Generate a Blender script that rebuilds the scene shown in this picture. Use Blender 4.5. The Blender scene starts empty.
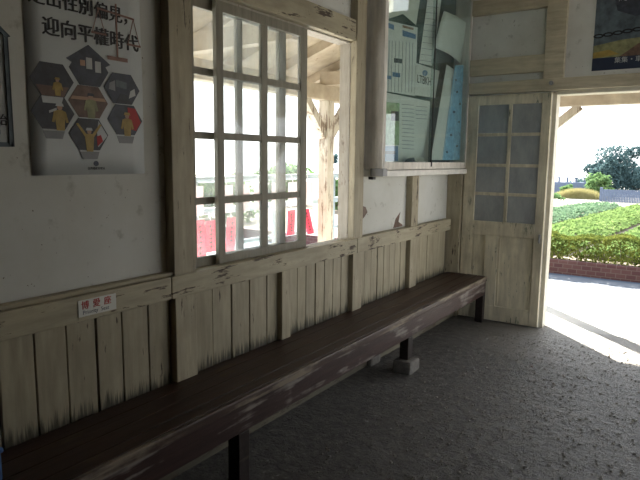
import bpy, bmesh, math, random
from mathutils import Vector, Matrix
random.seed(7)
S = bpy.context.scene
COL = S.collection

# ------------------------------------------------------------------ helpers
def new_obj(name, mesh, mat=None, parent=None):
    o = bpy.data.objects.new(name, mesh)
    COL.objects.link(o)
    if mat is not None:
        mats = mat if isinstance(mat, (list, tuple)) else [mat]
        for m in mats:
            mesh.materials.append(m)
    if parent is not None:
        o.parent = parent
        o.matrix_parent_inverse = Matrix.Translation(-Vector(parent.location))
    return o

def tag(o, label=None, cat=None, group=None, kind=None):
    if label: o['label'] = label
    if cat: o['category'] = cat
    if group: o['group'] = group
    if kind: o['kind'] = kind
    return o

def empty(name, loc=(0, 0, 0)):
    o = bpy.data.objects.new(name, None)
    o.location = loc
    o.empty_display_size = 0.05
    COL.objects.link(o)
    return o

class MB:
    """collects boxes, prisms and tubes and links them as one mesh object"""
    def __init__(s):
        s.bm = bmesh.new(); s.mi = 0
    def _mi(s, faces):
        for f in faces: f.material_index = s.mi
    def box(s, x0, x1, y0, y1, z0, z1, bev=0.0, jit=0.0):
        r = bmesh.ops.create_cube(s.bm, size=1.0)
        vs = r['verts']
        for v in vs:
            v.co = Vector(((x0 + x1) / 2 + v.co.x * (x1 - x0), (y0 + y1) / 2 + v.co.y * (y1 - y0), (z0 + z1) / 2 + v.co.z * (z1 - z0)))
            if jit: v.co += Vector((random.uniform(-jit, jit), random.uniform(-jit, jit), random.uniform(-jit, jit)))
        es = list({e for v in vs for e in v.link_edges})
        fs = list({f for v in vs for f in v.link_faces})
        s._mi(fs)
        if bev > 0:
            r = bmesh.ops.bevel(s.bm, geom=es, offset=bev, segments=2, affect='EDGES', profile=0.6)
            s._mi(r['faces'])
        return s
    def beam(s, a, b, w, h, up=(0, 0, 1), bev=0.0):
        a = Vector(a); b = Vector(b); d = b - a; L = d.length; d.normalize()
        u = Vector(up); sd = d.cross(u).normalized(); u = sd.cross(d).normalized()
        r = bmesh.ops.create_cube(s.bm, size=1.0); vs = r['verts']
        for v in vs:
            v.co = (a + b) / 2 + d * v.co.x * L + sd * v.co.y * w + u * v.co.z * h
        fs = list({f for v in vs for f in v.link_faces}); s._mi(fs)
        if bev:
            es = list({e for v in vs for e in v.link_edges})
            r = bmesh.ops.bevel(s.bm, geom=es, offset=bev, segments=2, affect='EDGES')
            s._mi(r['faces'])
        return s
    def tube(s, a, b, r0, r1=None, n=12):
        r1 = r0 if r1 is None else r1
        a = Vector(a); b = Vector(b); d = (b - a).normalized()
        t = Vector((0, 0, 1)) if abs(d.z) < 0.9 else Vector((1, 0, 0))
        u = d.cross(t).normalized(); w = d.cross(u)
        A = []; B = []
        for i in range(n):
            an = 2 * math.pi * i / n; q = u * math.cos(an) + w * math.sin(an)
            A.append(s.bm.verts.new(a + q * r0)); B.append(s.bm.verts.new(b + q * r1))
        fs = [s.bm.faces.new((A[i], A[(i + 1) % n], B[(i + 1) % n], B[i])) for i in range(n)]
        fs += [s.bm.faces.new(A[::-1]), s.bm.faces.new(B)]
        s._mi(fs)
        return s
    def poly(s, pts):
        vs = [s.bm.verts.new(p) for p in pts]
        f = s.bm.faces.new(vs); s._mi([f]); return s
    def slab(s, pts, off):
        """polygon extruded by vector off"""
        off = Vector(off); n = len(pts)
        A = [s.bm.verts.new(Vector(p)) for p in pts]
        B = [s.bm.verts.new(Vector(p) + off) for p in pts]
        fs = [s.bm.faces.new(A[::-1]), s.bm.faces.new(B)]
        for i in range(n):
            fs.append(s.bm.faces.new((A[i], A[(i + 1) % n], B[(i + 1) % n], B[i])))
        s._mi(fs); return s
    def build(s, name, mat=None, parent=None, smooth=False):
        bmesh.ops.recalc_face_normals(s.bm, faces=s.bm.faces[:])
        me = bpy.data.meshes.new(name)
        s.bm.to_mesh(me); s.bm.free()
        if smooth:
            for p in me.polygons: p.use_smooth = True
        return new_obj(name, me, mat, parent)

def struct(name, mb, mat):
    o = mb.build(name, mat); o['kind'] = 'structure'; return o

# ------------------------------------------------------------------ camera geometry (matched by vanishing points)
FPX, YAW, PITCH, ROLL, CH = 578.9, 34.0, 7.936, 0.622, 1.5
_y, _p, _r = map(math.radians, (YAW, PITCH, ROLL))
FWD = Vector((-math.sin(_y) * math.cos(_p), math.cos(_y) * math.cos(_p), -math.sin(_p)))
R0 = Vector((math.cos(_y), math.sin(_y), 0)); U0 = R0.cross(FWD)
RT = math.cos(_r) * R0 + math.sin(_r) * U0; UP = -math.sin(_r) * R0 + math.cos(_r) * U0
CAM = Vector((0, 0, CH))
def at(px, py, axis, val):
    """point of the photograph measured on a plane of the building"""
    d = FWD * FPX + RT * (px - 320) + UP * (240 - py)
    return CAM + d * ((val - CAM[axis]) / d[axis])
cd = bpy.data.cameras.new('camera'); cam = bpy.data.objects.new('camera', cd); COL.objects.link(cam)
cd.sensor_width = 36.0; cd.lens = FPX * 36.0 / 640.0; cd.clip_start = 0.05; cd.clip_end = 500
cam.matrix_world = Matrix(((RT.x, UP.x, -FWD.x, 0), (RT.y, UP.y, -FWD.y, 0), (RT.z, UP.z, -FWD.z, CH), (0, 0, 0, 1)))
S.camera = cam

# ------------------------------------------------------------------ materials
def mat_base(name):
    m = bpy.data.materials.new(name); m.use_nodes = True
    nt = m.node_tree
    for n in list(nt.nodes): nt.nodes.remove(n)
    out = nt.nodes.new('ShaderNodeOutputMaterial')
    return m, nt, out
def L(nt, a, b): nt.links.new(a, b)
def mixc(nt, fac, a, b):
    n = nt.nodes.new('ShaderNodeMix'); n.data_type = 'RGBA'
    for sock, v in ((n.inputs[0], fac), (n.inputs[6], a), (n.inputs[7], b)):
        if hasattr(v, 'is_output'): L(nt, v, sock)
        elif isinstance(v, (tuple, list)): sock.default_value = (*v[:3], 1)
        else: sock.default_value = v
    return n.outputs[2]
def coords(nt, scale=(1, 1, 1)):
    g = nt.nodes.new('ShaderNodeNewGeometry'); mp = nt.nodes.new('ShaderNodeMapping')
    mp.inputs['Scale'].default_value = scale
    L(nt, g.outputs['Position'], mp.inputs['Vector']); return mp.outputs[0]
def ramp(nt, v, lo, hi):
    n = nt.nodes.new('ShaderNodeMapRange'); n.clamp = True
    n.inputs['From Min'].default_value = lo; n.inputs['From Max'].default_value = hi
    L(nt, v, n.inputs['Value']); return n.outputs[0]
def noise(nt, vec, scale, detail=4, rough=0.6):
    n = nt.nodes.new('ShaderNodeTexNoise'); n.inputs['Scale'].default_value = scale
    n.inputs['Detail'].default_value = detail; n.inputs['Roughness'].default_value = rough
    L(nt, vec, n.inputs['Vector']); return n.outputs['Fac']
def math_(nt, op, a, b):
    n = nt.nodes.new('ShaderNodeMath'); n.operation = op
    for i, v in enumerate((a, b)):
        if hasattr(v, 'is_output'): L(nt, v, n.inputs[i])
        else: n.inputs[i].default_value = v
    return n.outputs[0]
def finish(nt, out, col, rough=0.7, bump=None, bstr=0.3, bdist=0.01, spec=0.4):
    b = nt.nodes.new('ShaderNodeBsdfPrincipled')
    if hasattr(col, 'is_output'): L(nt, col, b.inputs['Base Color'])
    else: b.inputs['Base Color'].default_value = (*col[:3], 1)
    if hasattr(rough, 'is_output'): L(nt, rough, b.inputs['Roughness'])
    else: b.inputs['Roughness'].default_value = rough
    b.inputs['Specular IOR Level'].default_value = spec
    if bump is not None:
        bn = nt.nodes.new('ShaderNodeBump'); bn.inputs['Strength'].default_value = bstr; bn.inputs['Distance'].default_value = bdist
        L(nt, bump, bn.inputs['Height']); L(nt, bn.outputs[0], b.inputs['Normal'])
    L(nt, b.outputs[0], out.inputs['Surface'])
    return b
def plain(name, col, rough=0.6, var=0.12, scale=12, spec=0.4):
    m, nt, out = mat_base(name)
    c = coords(nt); n = noise(nt, c, scale, 5)
    finish(nt, out, mixc(nt, ramp(nt, n, .3, .7), [x * (1 - var) for x in col], [min(1, x * (1 + var)) for x in col]), rough, n, .1, spec=spec)
    return m
def old_paint(name, col, grain=(1, 1, .12), chip=.62, wood=(.07, .05, .035), stain=(.22, .19, .13), fine=45, stain_amt=.6, rough=.6, mildew=False):
    """aged oil paint on timber: brush grain, yellowed blotches, chips showing the wood"""
    m, nt, out = mat_base(name)
    g = coords(nt, grain); w = coords(nt)
    n1 = noise(nt, g, 30, 6); n2 = noise(nt, w, 2.6, 5); n3 = noise(nt, g, fine, 8, .75); n4 = noise(nt, w, 5, 4)
    base = mixc(nt, ramp(nt, n1, .25, .75), [x * .72 for x in col], [min(1, x * 1.2) for x in col])
    base = mixc(nt, math_(nt, 'MULTIPLY', ramp(nt, n2, .45, .75), stain_amt), base, stain)
    chips = ramp(nt, math_(nt, 'ADD', math_(nt, 'MULTIPLY', n3, .75), math_(nt, 'MULTIPLY', n4, .35)), chip, chip + .035)
    base = mixc(nt, chips, base, wood)
    if mildew:
        sx = nt.nodes.new('ShaderNodeSeparateXYZ'); L(nt, w, sx.inputs[0]); n5 = noise(nt, coords(nt, (1, 1, .04)), 75, 5, .7)
        base = mixc(nt, ramp(nt, math_(nt, 'SUBTRACT', math_(nt, 'MULTIPLY', n5, .30), sx.outputs['Z']), -.335, -.28), base, (.06, .055, .036))
    h = math_(nt, 'SUBTRACT', math_(nt, 'MULTIPLY', n1, .5), chips)
    finish(nt, out, base, rough, h, .35, .004)
    return m

CREAM = (.43, .385, .275)
M = {}
M['boards'] = old_paint('board_paint', (.38, .34, .24), chip=.665, mildew=True)
M['post'] = old_paint('post_paint', (.41, .365, .26), chip=.63)
M['rail'] = old_paint('rail_paint', (.42, .38, .27), grain=(1, .12, 1), chip=.60, fine=30)
M['railx'] = old_paint('beam_paint', (.54, .48, .35), grain=(.12, 1, 1), chip=.72)
M['door'] = old_paint('door_paint', (.66, .61, .46), chip=.64, wood=(.10, .13, .10))
M['sash'] = old_paint('sash_paint', (.27, .255, .205), chip=.70)
M['jamb'] = old_paint('jamb_paint', (.42, .39, .33), chip=.62, wood=(.17, .13, .10), fine=30)
M['porch'] = old_paint('porch_paint', (.40, .34, .25), grain=(.3, .3, .3), chip=.67, wood=(.2, .15, .10), stain=(.30, .23, .16))
M['porchpost'] = old_paint('porch_post_paint', (.46, .42, .34), chip=.58, wood=(.18, .13, .09), stain=(.33, .26, .18), fine=26)
M['cabinet'] = old_paint('cabinet_paint', (.74, .71, .65), chip=.73, stain=(.42, .38, .30))
M['white_frame'] = plain('white_paint', (.72, .71, .66), .5)
M['edge'] = plain('edge_paint', (.60, .57, .47), .5)

def plaster(name, col, stain):
    m, nt, out = mat_base(name)
    w = coords(nt); n1 = noise(nt, w, 1.6, 6); n2 = noise(nt, w, 9, 6); n3 = noise(nt, w, 38, 3)
    c = mixc(nt, ramp(nt, n1, .35, .8), col, stain)
    c = mixc(nt, ramp(nt, n2, .60, .72), c, [x * .75 for x in stain])
    c = mixc(nt, ramp(nt, n3, .70, .73), c, (.13, .10, .075))
    finish(nt, out, c, .75, n2, .12, .01)
    return m
M['plaster'] = plaster('white_plaster', (.66, .67, .64), (.52, .52, .46))
M['plaster_end'] = plaster('white_boarding', (.76, .77, .73), (.52, .52, .47))
M['ceiling'] = plain('ceiling_boards', (.30, .26, .20), .8)
M['near'] = plain('brown_boarding', (.16, .13, .10), .8)

def floor_mat():
    m, nt, out = mat_base('worn_floor')
    w = coords(nt); n1 = noise(nt, w, 1.3, 5); n2 = noise(nt, w, 16, 10, .78); n3 = noise(nt, w, 55, 5, .7); n4 = noise(nt, w, 5, 6, .7)
    v = nt.nodes.new('ShaderNodeTexVoronoi'); v.inputs['Scale'].default_value = 38; L(nt, w, v.inputs['Vector'])
    c = mixc(nt, ramp(nt, n2, .38, .64), (.03, .025, .019), (.165, .145, .12))
    c = mixc(nt, math_(nt, 'MULTIPLY', ramp(nt, n1, .4, .75), .6), c, (.07, .06, .048))
    sx = nt.nodes.new('ShaderNodeSeparateXYZ'); L(nt, w, sx.inputs[0])      # floor colour lightened towards the doorway to whiten the sun patch
    sun_lift = ramp(nt, math_(nt, 'ADD', sx.outputs['Y'], math_(nt, 'MULTIPLY', n4, 1.0)), 4.75, 5.6)
    sun_lift = math_(nt, 'MULTIPLY', sun_lift, ramp(nt, sx.outputs['X'], -2.0, -1.0))
    c = mixc(nt, math_(nt, 'MULTIPLY', sun_lift, .85), c, (.36, .335, .30))
    peb = math_(nt, 'MULTIPLY', ramp(nt, v.outputs['Distance'], .30, .2), ramp(nt, n2, .55, .6))
    c = mixc(nt, peb, c, (.36, .35, .33))
    h = math_(nt, 'ADD', math_(nt, 'ADD', n2, math_(nt, 'MULTIPLY', n4, 1.2)), math_(nt, 'ADD', math_(nt, 'MULTIPLY', n3, .35), math_(nt, 'MULTIPLY', peb, .25)))
    finish(nt, out, c, .5, h, 1.0, .06, spec=.5)
    return m
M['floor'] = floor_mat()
def bench_mat(name, col, worn, t0):
    m, nt, out = mat_base(name)
    g = coords(nt, (1, .07, 1)); w = coords(nt)
    n1 = noise(nt, g, 40, 7, .7); n2 = noise(nt, w, 3.5, 5); n3 = noise(nt, g, 22, 5)
    c = mixc(nt, ramp(nt, n1, .3, .7), [x * .6 for x in col], [x * 1.3 for x in col])
    wear = ramp(nt, math_(nt, 'ADD', math_(nt, 'MULTIPLY', n3, .6), math_(nt, 'MULTIPLY', n2, .4)), t0, t0 + .07)
    c = mixc(nt, wear, c, worn)
    finish(nt, out, c, mixr(nt, wear), n1, .5, .004, spec=.3)
    return m
def mixr(nt, f):
    n = nt.nodes.new('ShaderNodeMapRange'); n.inputs['To Min'].default_value = .42; n.inputs['To Max'].default_value = .8
    L(nt, f, n.inputs['Value']); return n.outputs[0]
M['bench'] = bench_mat('bench_dark_wood', (.045, .022, .016), (.13, .10, .072), .575)
M['bench_front'] = bench_mat('bench_peeling_wood', (.045, .024, .021), (.25, .225, .20), .525)
M['bench_edge'] = bench_mat('bench_worn_edge', (.07, .045, .036), (.25, .21, .16), .50)
M['bench_leg'] = bench_mat('bench_leg_wood', (.03, .022, .02), (.12, .10, .08), .6)
M['stone'] = plain('grey_stone', (.17, .16, .145), .9, .3, 30)
M['plinth'] = old_paint('plinth_paint', (.12, .11, .08), grain=(1, .1, 1), chip=.6)

def glass(name, dirt, tint=(.95, .97, .97), dirtcol=(.8, .82, .82), streak=0.0):
    m, nt, out = mat_base(name)
    tr = nt.nodes.new('ShaderNodeBsdfTransparent'); tr.inputs[0].default_value = (*tint, 1)
    gl = nt.nodes.new('ShaderNodeBsdfGlossy'); gl.inputs['Roughness'].default_value = .02
    df = nt.nodes.new('ShaderNodeBsdfTranslucent'); df.inputs[0].default_value = (*dirtcol, 1)
    d2 = nt.nodes.new('ShaderNodeBsdfDiffuse'); d2.inputs[0].default_value = (*dirtcol, 1)
    md = nt.nodes.new('ShaderNodeMixShader'); md.inputs[0].default_value = .3
    L(nt, df.outputs[0], md.inputs[1]); L(nt, d2.outputs[0], md.inputs[2])
    lw = nt.nodes.new('ShaderNodeLayerWeight'); lw.inputs[0].default_value = .5
    fr_ = math_(nt, 'ADD', math_(nt, 'MULTIPLY', math_(nt, 'POWER', lw.outputs['Facing'], 5.0), .9), .04)
    m1 = nt.nodes.new('ShaderNodeMixShader'); L(nt, fr_, m1.inputs[0]); L(nt, tr.outputs[0], m1.inputs[1]); L(nt, gl.outputs[0], m1.inputs[2])
    m2 = nt.nodes.new('ShaderNodeMixShader'); L(nt, m1.outputs[0], m2.inputs[1]); L(nt, md.outputs[0], m2.inputs[2])
    w = coords(nt, (1, 1, .3)); n = noise(nt, w, 7, 5)
    L(nt, math_(nt, 'ADD', dirt, math_(nt, 'MULTIPLY', ramp(nt, n, .4, .8), streak)), m2.inputs[0])
    L(nt, m2.outputs[0], out.inputs['Surface'])
    return m
M['dusty'] = glass('dusty_glass', .05, streak=.16)
M['case_glass'] = glass('case_glass', .03, tint=(.90, .96, .95), streak=.03)
def frosted():
    m, nt, out = mat_base('grimy_pane')
    w = coords(nt, (1, 1, .4)); n = noise(nt, w, 9, 6); n2 = noise(nt, w, 60, 3)
    c = mixc(nt, ramp(nt, n, .35, .7), (.25, .275, .28), (.36, .38, .38))
    c = mixc(nt, math_(nt, 'MULTIPLY', ramp(nt, n2, .5, .7), .25), c, (.4, .4, .38))
    finish(nt, out, c, .35, spec=.5); return m
M['grimy'] = frosted()
M['paper'] = plain('white_paper', (.66, .67, .63), .7, .05)
M['card'] = plain('bright_white_card', (.88, .90, .93), .5, .02)
M['paper2'] = plain('cream_paper', (.60, .59, .52), .7, .05)
M['poster_white'] = plain('poster_paper', (.52, .55, .55), .45, .04, 5)
M['ink'] = plain('black_ink', (.012, .012, .014), .5)
M['grey_ink'] = plain('grey_ink', (.25, .26, .27), .6)
M['blue_ink'] = plain('blue_ink', (.10, .22, .40), .6)
M['lightblue'] = plain('pale_blue_print', (.22, .44, .62), .5, .35, 30)
M['teal_felt'] = plain('dark_teal_backing', (.035, .075, .075), .9)
M['red'] = plain('red_ink', (.42, .03, .03), .6)
M['plaque'] = plain('red_plaque', (.78, .05, .10), .6, .1)
M['plaque_sunlit'] = plain('sunlit_pink_plaque', (.85, .62, .66), .6, .1)  # sun glare on the upper plaques put into their pale colour
M['brown_ink'] = plain('brown_ink', (.30, .17, .11), .6)
M['copper'] = plain('copper_ink', (.24, .13, .10), .5)
M['navy'] = plain('navy_ink', (.02, .03, .06), .5)
M['slate'] = plain('slate_print', (.10, .13, .15), .5, .4, 18)
M['olive'] = plain('olive_print', (.24, .24, .12), .5, .4, 18)
M['yellow'] = plain('yellow_print', (.36, .25, .06), .5, .25, 30)
M['skin'] = plain('tan_print', (.42, .26, .17), .5)
M['pale_print'] = plain('pale_print', (.48, .50, .50), .5)
M['dark_print'] = plain('charcoal_print', (.035, .037, .045), .5, .4, 25)
M['dusk_print'] = plain('blue_grey_print', (.045, .052, .07), .5, .4, 25)
M['brown_print'] = plain('umber_print', (.14, .085, .06), .5, .4, 25)
M['green_print'] = plain('leafy_print', (.26, .40, .22), .5, .4, 30)
M['steel'] = plain('grey_steel', (.30, .38, .43), .4, .1)
M['metal'] = plain('dull_metal', (.28, .28, .28), .4)
M['black'] = plain('black_rubber', (.015, .015, .015), .5)
M['blue_plastic'] = plain('blue_plastic', (.05, .13, .32), .4)
M['concrete'] = plain('pale_concrete', (.42, .41, .39), .85, .15, 3)
M['road'] = plain('blue_grey_asphalt', (.10, .11, .13), .9, .12, 6)
M['gutter'] = plain('dark_blue_gutter', (.05, .07, .10), .8)  # dark blue strip along the foot of the kerb
M['soil'] = plain('brown_soil', (.14, .11, .075), .95, .3, 8)
M['sand'] = plain('sandy_ground', (.32, .29, .24), .95, .15, 2)
M['parapet'] = plain('blue_grey_concrete', (.09, .115, .17), .9)
def brick():
    m, nt, out = mat_base('red_brick')
    w = coords(nt); mp = nt.nodes.new('ShaderNodeMapping'); mp.inputs['Rotation'].default_value = (math.radians(90), 0, 0)
    L(nt, w, mp.inputs['Vector'])
    b = nt.nodes.new('ShaderNodeTexBrick'); b.inputs['Scale'].default_value = 4.2
    b.inputs['Color1'].default_value = (.075, .03, .03, 1); b.inputs['Color2'].default_value = (.105, .05, .045, 1); b.inputs['Mortar'].default_value = (.13, .09, .08, 1)
    L(nt, mp.outputs[0], b.inputs['Vector'])
    finish(nt, out, b.outputs['Color'], .9, b.outputs['Fac'], .3); return m
M['brick'] = brick()
def leaf_mat(name, a, b, through=.35):
    m, nt, out = mat_base(name)
    w = coords(nt); n = noise(nt, w, 6, 3)
    c = mixc(nt, ramp(nt, n, .3, .7), a, b)
    d = nt.nodes.new('ShaderNodeBsdfDiffuse'); t = nt.nodes.new('ShaderNodeBsdfTranslucent')
    L(nt, c, d.inputs[0]); L(nt, c, t.inputs[0])
    mx = nt.nodes.new('ShaderNodeMixShader'); mx.inputs[0].default_value = through
    L(nt, d.outputs[0], mx.inputs[1]); L(nt, t.outputs[0], mx.inputs[2]); L(nt, mx.outputs[0], out.inputs['Surface'])
    return m
M['hedge'] = leaf_mat('hedge_leaf', (.05, .08, .02), (.20, .22, .05), .2)
M['crop'] = leaf_mat('crop_leaf', (.10, .17, .05), (.20, .27, .10))
M['crop_blue'] = leaf_mat('blue_green_crop_leaf', (.08, .15, .08), (.18, .25, .16))
M['tree'] = leaf_mat('hazed_tree_leaf', (.045, .085, .095), (.09, .14, .14))  # bluish distance haze mixed into the leaf colour
M['bush'] = leaf_mat('bush_leaf', (.08, .15, .06), (.16, .25, .10))
M['straw'] = leaf_mat('straw_grass', (.19, .18, .07), (.27, .24, .12))
M['trunk'] = plain('bark', (.10, .08, .06), .9)

# ------------------------------------------------------------------ layout constants
XW = -2.108          # plaster face of the window wall
XT = -2.053          # front of its posts and rails
YE = 5.36            # boarding of the end wall
XR, YN, ZC = 1.75, -1.5, 3.3
OUTX = -2.185

# ------------------------------------------------------------------ room shell
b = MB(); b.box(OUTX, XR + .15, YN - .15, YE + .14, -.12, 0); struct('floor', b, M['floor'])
b = MB(); b.box(OUTX, XR + .15, YN - .15, YE + .14, ZC, ZC + .1)
struct('ceiling', b, M['ceiling'])
WY0, WY1, WZ0, WZ1 = 1.97, 3.475, .92, 2.30
b = MB()
b.box(OUTX, XW, YN - .15, YE + .14, 0, WZ0); b.box(OUTX, XW, YN - .15, YE + .14, WZ1, ZC)
b.box(OUTX, XW, YN - .15, WY0, WZ0, WZ1); b.box(OUTX, XW, WY1, YE + .14, WZ0, WZ1)
struct('wall_left', b, M['plaster'])
DX0, DX1, DZ = -1.21, 1.5, 2.10
b = MB()
b.box(XW, DX0, YE, YE + .13, 0, 2.95); b.box(XW, -1.29, YE, YE + .13, 2.95, ZC); b.box(DX1, XR, YE, YE + .13, 0, ZC)
b.box(DX0, DX1, YE, YE + .13, DZ, 2.95); b.box(-1.06, DX1, YE, YE + .13, 2.95, ZC)
struct('wall_end', b, M['plaster_end'])
b = MB(); b.box(XW, XR, YN - .13, YN, 0, ZC); struct('wall_near', b, M['near'])
# right wall: two unseen openings added to shape the daylight indoors
RY0, RY1, RZ0, RZ1 = 3.9, 5.2, .1, 2.6
b = MB()
b.box(XR, XR + .13, YN, .6, 0, ZC); b.box(XR, XR + .13, .6, 1.85, 3.1, ZC); b.box(XR, XR + .13, 1.85, RY0, 0, ZC); b.box(XR, XR + .13, RY1, YE, 0, ZC)
b.box(XR, XR + .13, RY0, RY1, 0, RZ0); b.box(XR, XR + .13, RY0, RY1, RZ1, ZC)
struct('wall_right', b, M['near'])
b = MB()
for y in (RY0, (RY0 + RY1) / 2 - .04, RY1 - .08): b.box(XR + .02, XR + .10, y, y + .08, RZ0, RZ1)
struct('added_opening_bars', b, M['sash'])  # bars of the added side opening, out of view

# unseen partition added to keep side daylight off the near left wall
b = MB(); b.box(.70, .78, YN, 1.9, 0, ZC - .01); struct('light_baffle', b, M['near'])
# --- timber of the window wall
n = 1
def trim(mb, mat):
    global n
    o = struct('trim_%d' % n, mb, mat); n += 1; return o
# posts
for (y0, y1, z0, z1) in ((1.83, 1.965, 0, ZC), (3.465, 3.59, 0, ZC), (4.40, 4.53, 0, 1.40), (-.2, -.06, 0, ZC), (.60, .74, 0, .84)):
    b = MB(); b.box(XW - .001, XT, y0, y1, z0, z1, .004); trim(b, M['post'])
b = MB(); b.box(XW - .001, XT, 2.65, 2.735, 0, .85, .004); trim(b, M['post'])
b = MB(); b.box(XW - .001, XT + .02, 5.19, 5.31, 0, 2.1, .004)
# rail in lengths between the posts, each notched over them
for (y0, y1) in ((YN, 1.80), (1.80, 3.50), (3.50, 5.26)):
    r = MB(); r.box(XW - .001, XT + .012, y0 + .002, y1 - .002, .845, .952, .006); trim(r, M['rail'])
# narrow cap moulding along the rail's top edge
r = MB(); r.box(XW - .001, XT - .012, YN, WY0 - .02, .952, .968, .003); trim(r, M['rail'])
# head beam over the window
r = MB(); r.box(XW - .001, XT - .004, 1.965, 3.455, 2.285, 2.42, .004); trim(r, M['rail'])
r = MB(); r.box(XW - .001, XT - .01, YN, 1.83, 2.62, 2.74, .004); trim(r, M['rail'])
# vertical boards under the rail: each bay its own piece of panelling
def bay(edges, gap):
    b = MB()
    for i in range(len(edges) - 1):
        g = gap if not isinstance(gap, (list, tuple)) else gap[i % len(gap)]
        d = random.uniform(-.003, .003)
        b.box(XW - .001, -2.088 + d, edges[i] + g / 2, edges[i + 1] - g / 2, .015 + random.uniform(0, .01), .85, .003)
    trim(b, M['boards'])
bay([-1.29, -1.15, -1.0, -.86, -.72, -.58, -.44, -.3, -.2], .004)
bay([-.06, .07, .20, .335, .47, .60], .004)
bay([.74, .885, 1.02, 1.155, 1.292, 1.423, 1.556, 1.695, 1.83], (.004, .013, .004, .011))
bay([1.965, 2.108, 2.251, 2.40, 2.548, 2.65], (.005, .006, .012, .005, .006))
bay([2.735, 2.85, 2.945, 3.048, 3.15, 3.255, 3.36, 3.465], .007)
bay([3.59, 3.69, 3.79, 3.89, 3.99, 4.09, 4.19, 4.29, 4.40], .007)
bay([4.53, 4.83, 5.26], .010)
# sunken backing behind the boards
b = MB(); b.box(XW - .001, XW + .004, YN, 5.3, 0, .85); trim(b, M['black'])
b = MB(); b.box(XW, -1.99, YN, 5.30, 0, .055, .004); b = struct('baseboard_left', b, M['plinth'])

# worn patches where the plaster's paint has broken away
def patch(pts, name='trim'):
    b = MB(); b.slab([(XW + .0005, y, z) for y, z in pts], (.0015, 0, 0)); trim(b, M['brown_print'])
patch([(3.605, 1.14), (3.66, 1.17), (3.72, 1.155), (3.75, 1.115), (3.70, 1.08), (3.66, 1.06), (3.605, 1.065)])
patch([(4.18, .96), (4.22, 1.03), (4.30, 1.08), (4.27, 1.0), (4.345, .97), (4.345, .958), (4.18, .956)])
patch([(4.53, 1.01), (4.58, 1.0), (4.60, .97), (4.53, .96)])

# --- timber of the end wall
YB = 5.305
def eb(x0, x1, z0, z1, y=YB, m='railx'):
    b = MB(); b.box(x0, x1, y, YE + .001, z0, z1, .004); return trim(b, M[m])
eb(-1.94, XR, 2.105, 2.205)                       # head beam
eb(-1.94, -1.285, 2.268, 2.412)                   # noggin
eb(-1.94, -1.285, 2.80, 2.93)
eb(-1.285, -1.125, 2.205, 2.94, YB - .006)           # upright over the door
eb(1.0, 1.15, 2.205, ZC)
eb(-2.107, -1.965, 0, 1.375, YB - .012, 'post')     # corner post
b = MB(); b.tube((-1.215, YB - .02, 2.165), (-1.215, YB + .01, 2.165), .018); b.tube((-1.215, YB - .03, 2.165), (-1.215, YB, 2.165), .009)
trim(b, M['metal'])
# door lining (jamb and head)
b = MB(); b.box(DX0 - .0, DX0 + .035, 5.372, YE + .135, 0, DZ - .001, .003); b.box(DX1 - .035, DX1, YE - .02, YE + .135, 0, DZ - .001, .003)
b.box(DX0 + .035, DX1 - .035, YE - .02, YE + .135, DZ - .03, DZ + .001, .003)
trim(b, M['edge'])

# --- door leaf slid open
door = empty('door_1', (-1.58, 5.33, 0)); tag(door, 'cream painted door leaf with eight grimy panes standing beside the open doorway', 'door', kind='structure')
Y0, Y1 = 5.322, 5.358
b = MB()
b.box(-1.955, -1.845, Y0, Y1, .012, 2.09, .004); b.box(-1.285, -1.21, Y0, Y1, .012, 2.09, .004)
b.box(-1.845, -1.285, Y0, Y1, 2.005, 2.09, .003); b.box(-1.845, -1.285, Y0, Y1, .815, .945, .003); b.box(-1.845, -1.285, Y0, Y1, .012, .15, .003)
b.box(-1.72, -1.605, Y0, Y1, .15, .815, .003)
b.build('door_frame', M['door'], door)
b = MB()
b.box(-1.568, -1.538, Y0 + .004, Y1 - .004, .945, 2.005, .002)
for z in (1.739, 1.462, 1.20): b.box(-1.845, -1.285, Y0 + .006, Y1 - .006, z - .014, z + .014, .002)
b.build('glazing_bar', M['door'], door)
for (x0, x1) in ((-1.845, -1.72), (-1.605, -1.285)):
    b = MB(); b.box(x0, x1, Y0 + .014, Y1 - .008, .15, .815); b.box(x0 + .015, x0 + .022, Y0 + .006, Y0 + .02, .17, .80); b.box(x1 - .022, x1 - .015, Y0 + .006, Y0 + .02, .17, .80)
    b.build('door_panel', M['door'], door)
for (x0, x1) in ((-1.845, -1.568), (-1.538, -1.285)):
    for (z0, z1) in ((1.753, 2.005), (1.476, 1.725), (1.214, 1.448), (.945, 1.186)):
        b = MB(); b.box(x0, x1, Y0 + .015, Y0 + .019, z0, z1); b.build('pane', M['grimy'], door)
b = MB(); b.box(-1.245, -1.228, Y0 - .012, Y0 + .002, .78, .86, .003); b.tube((-1.236, Y0 - .012, .83), (-1.236, Y0 - .03, .80), .005)
b.build('latch', M['metal'], door)

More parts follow.
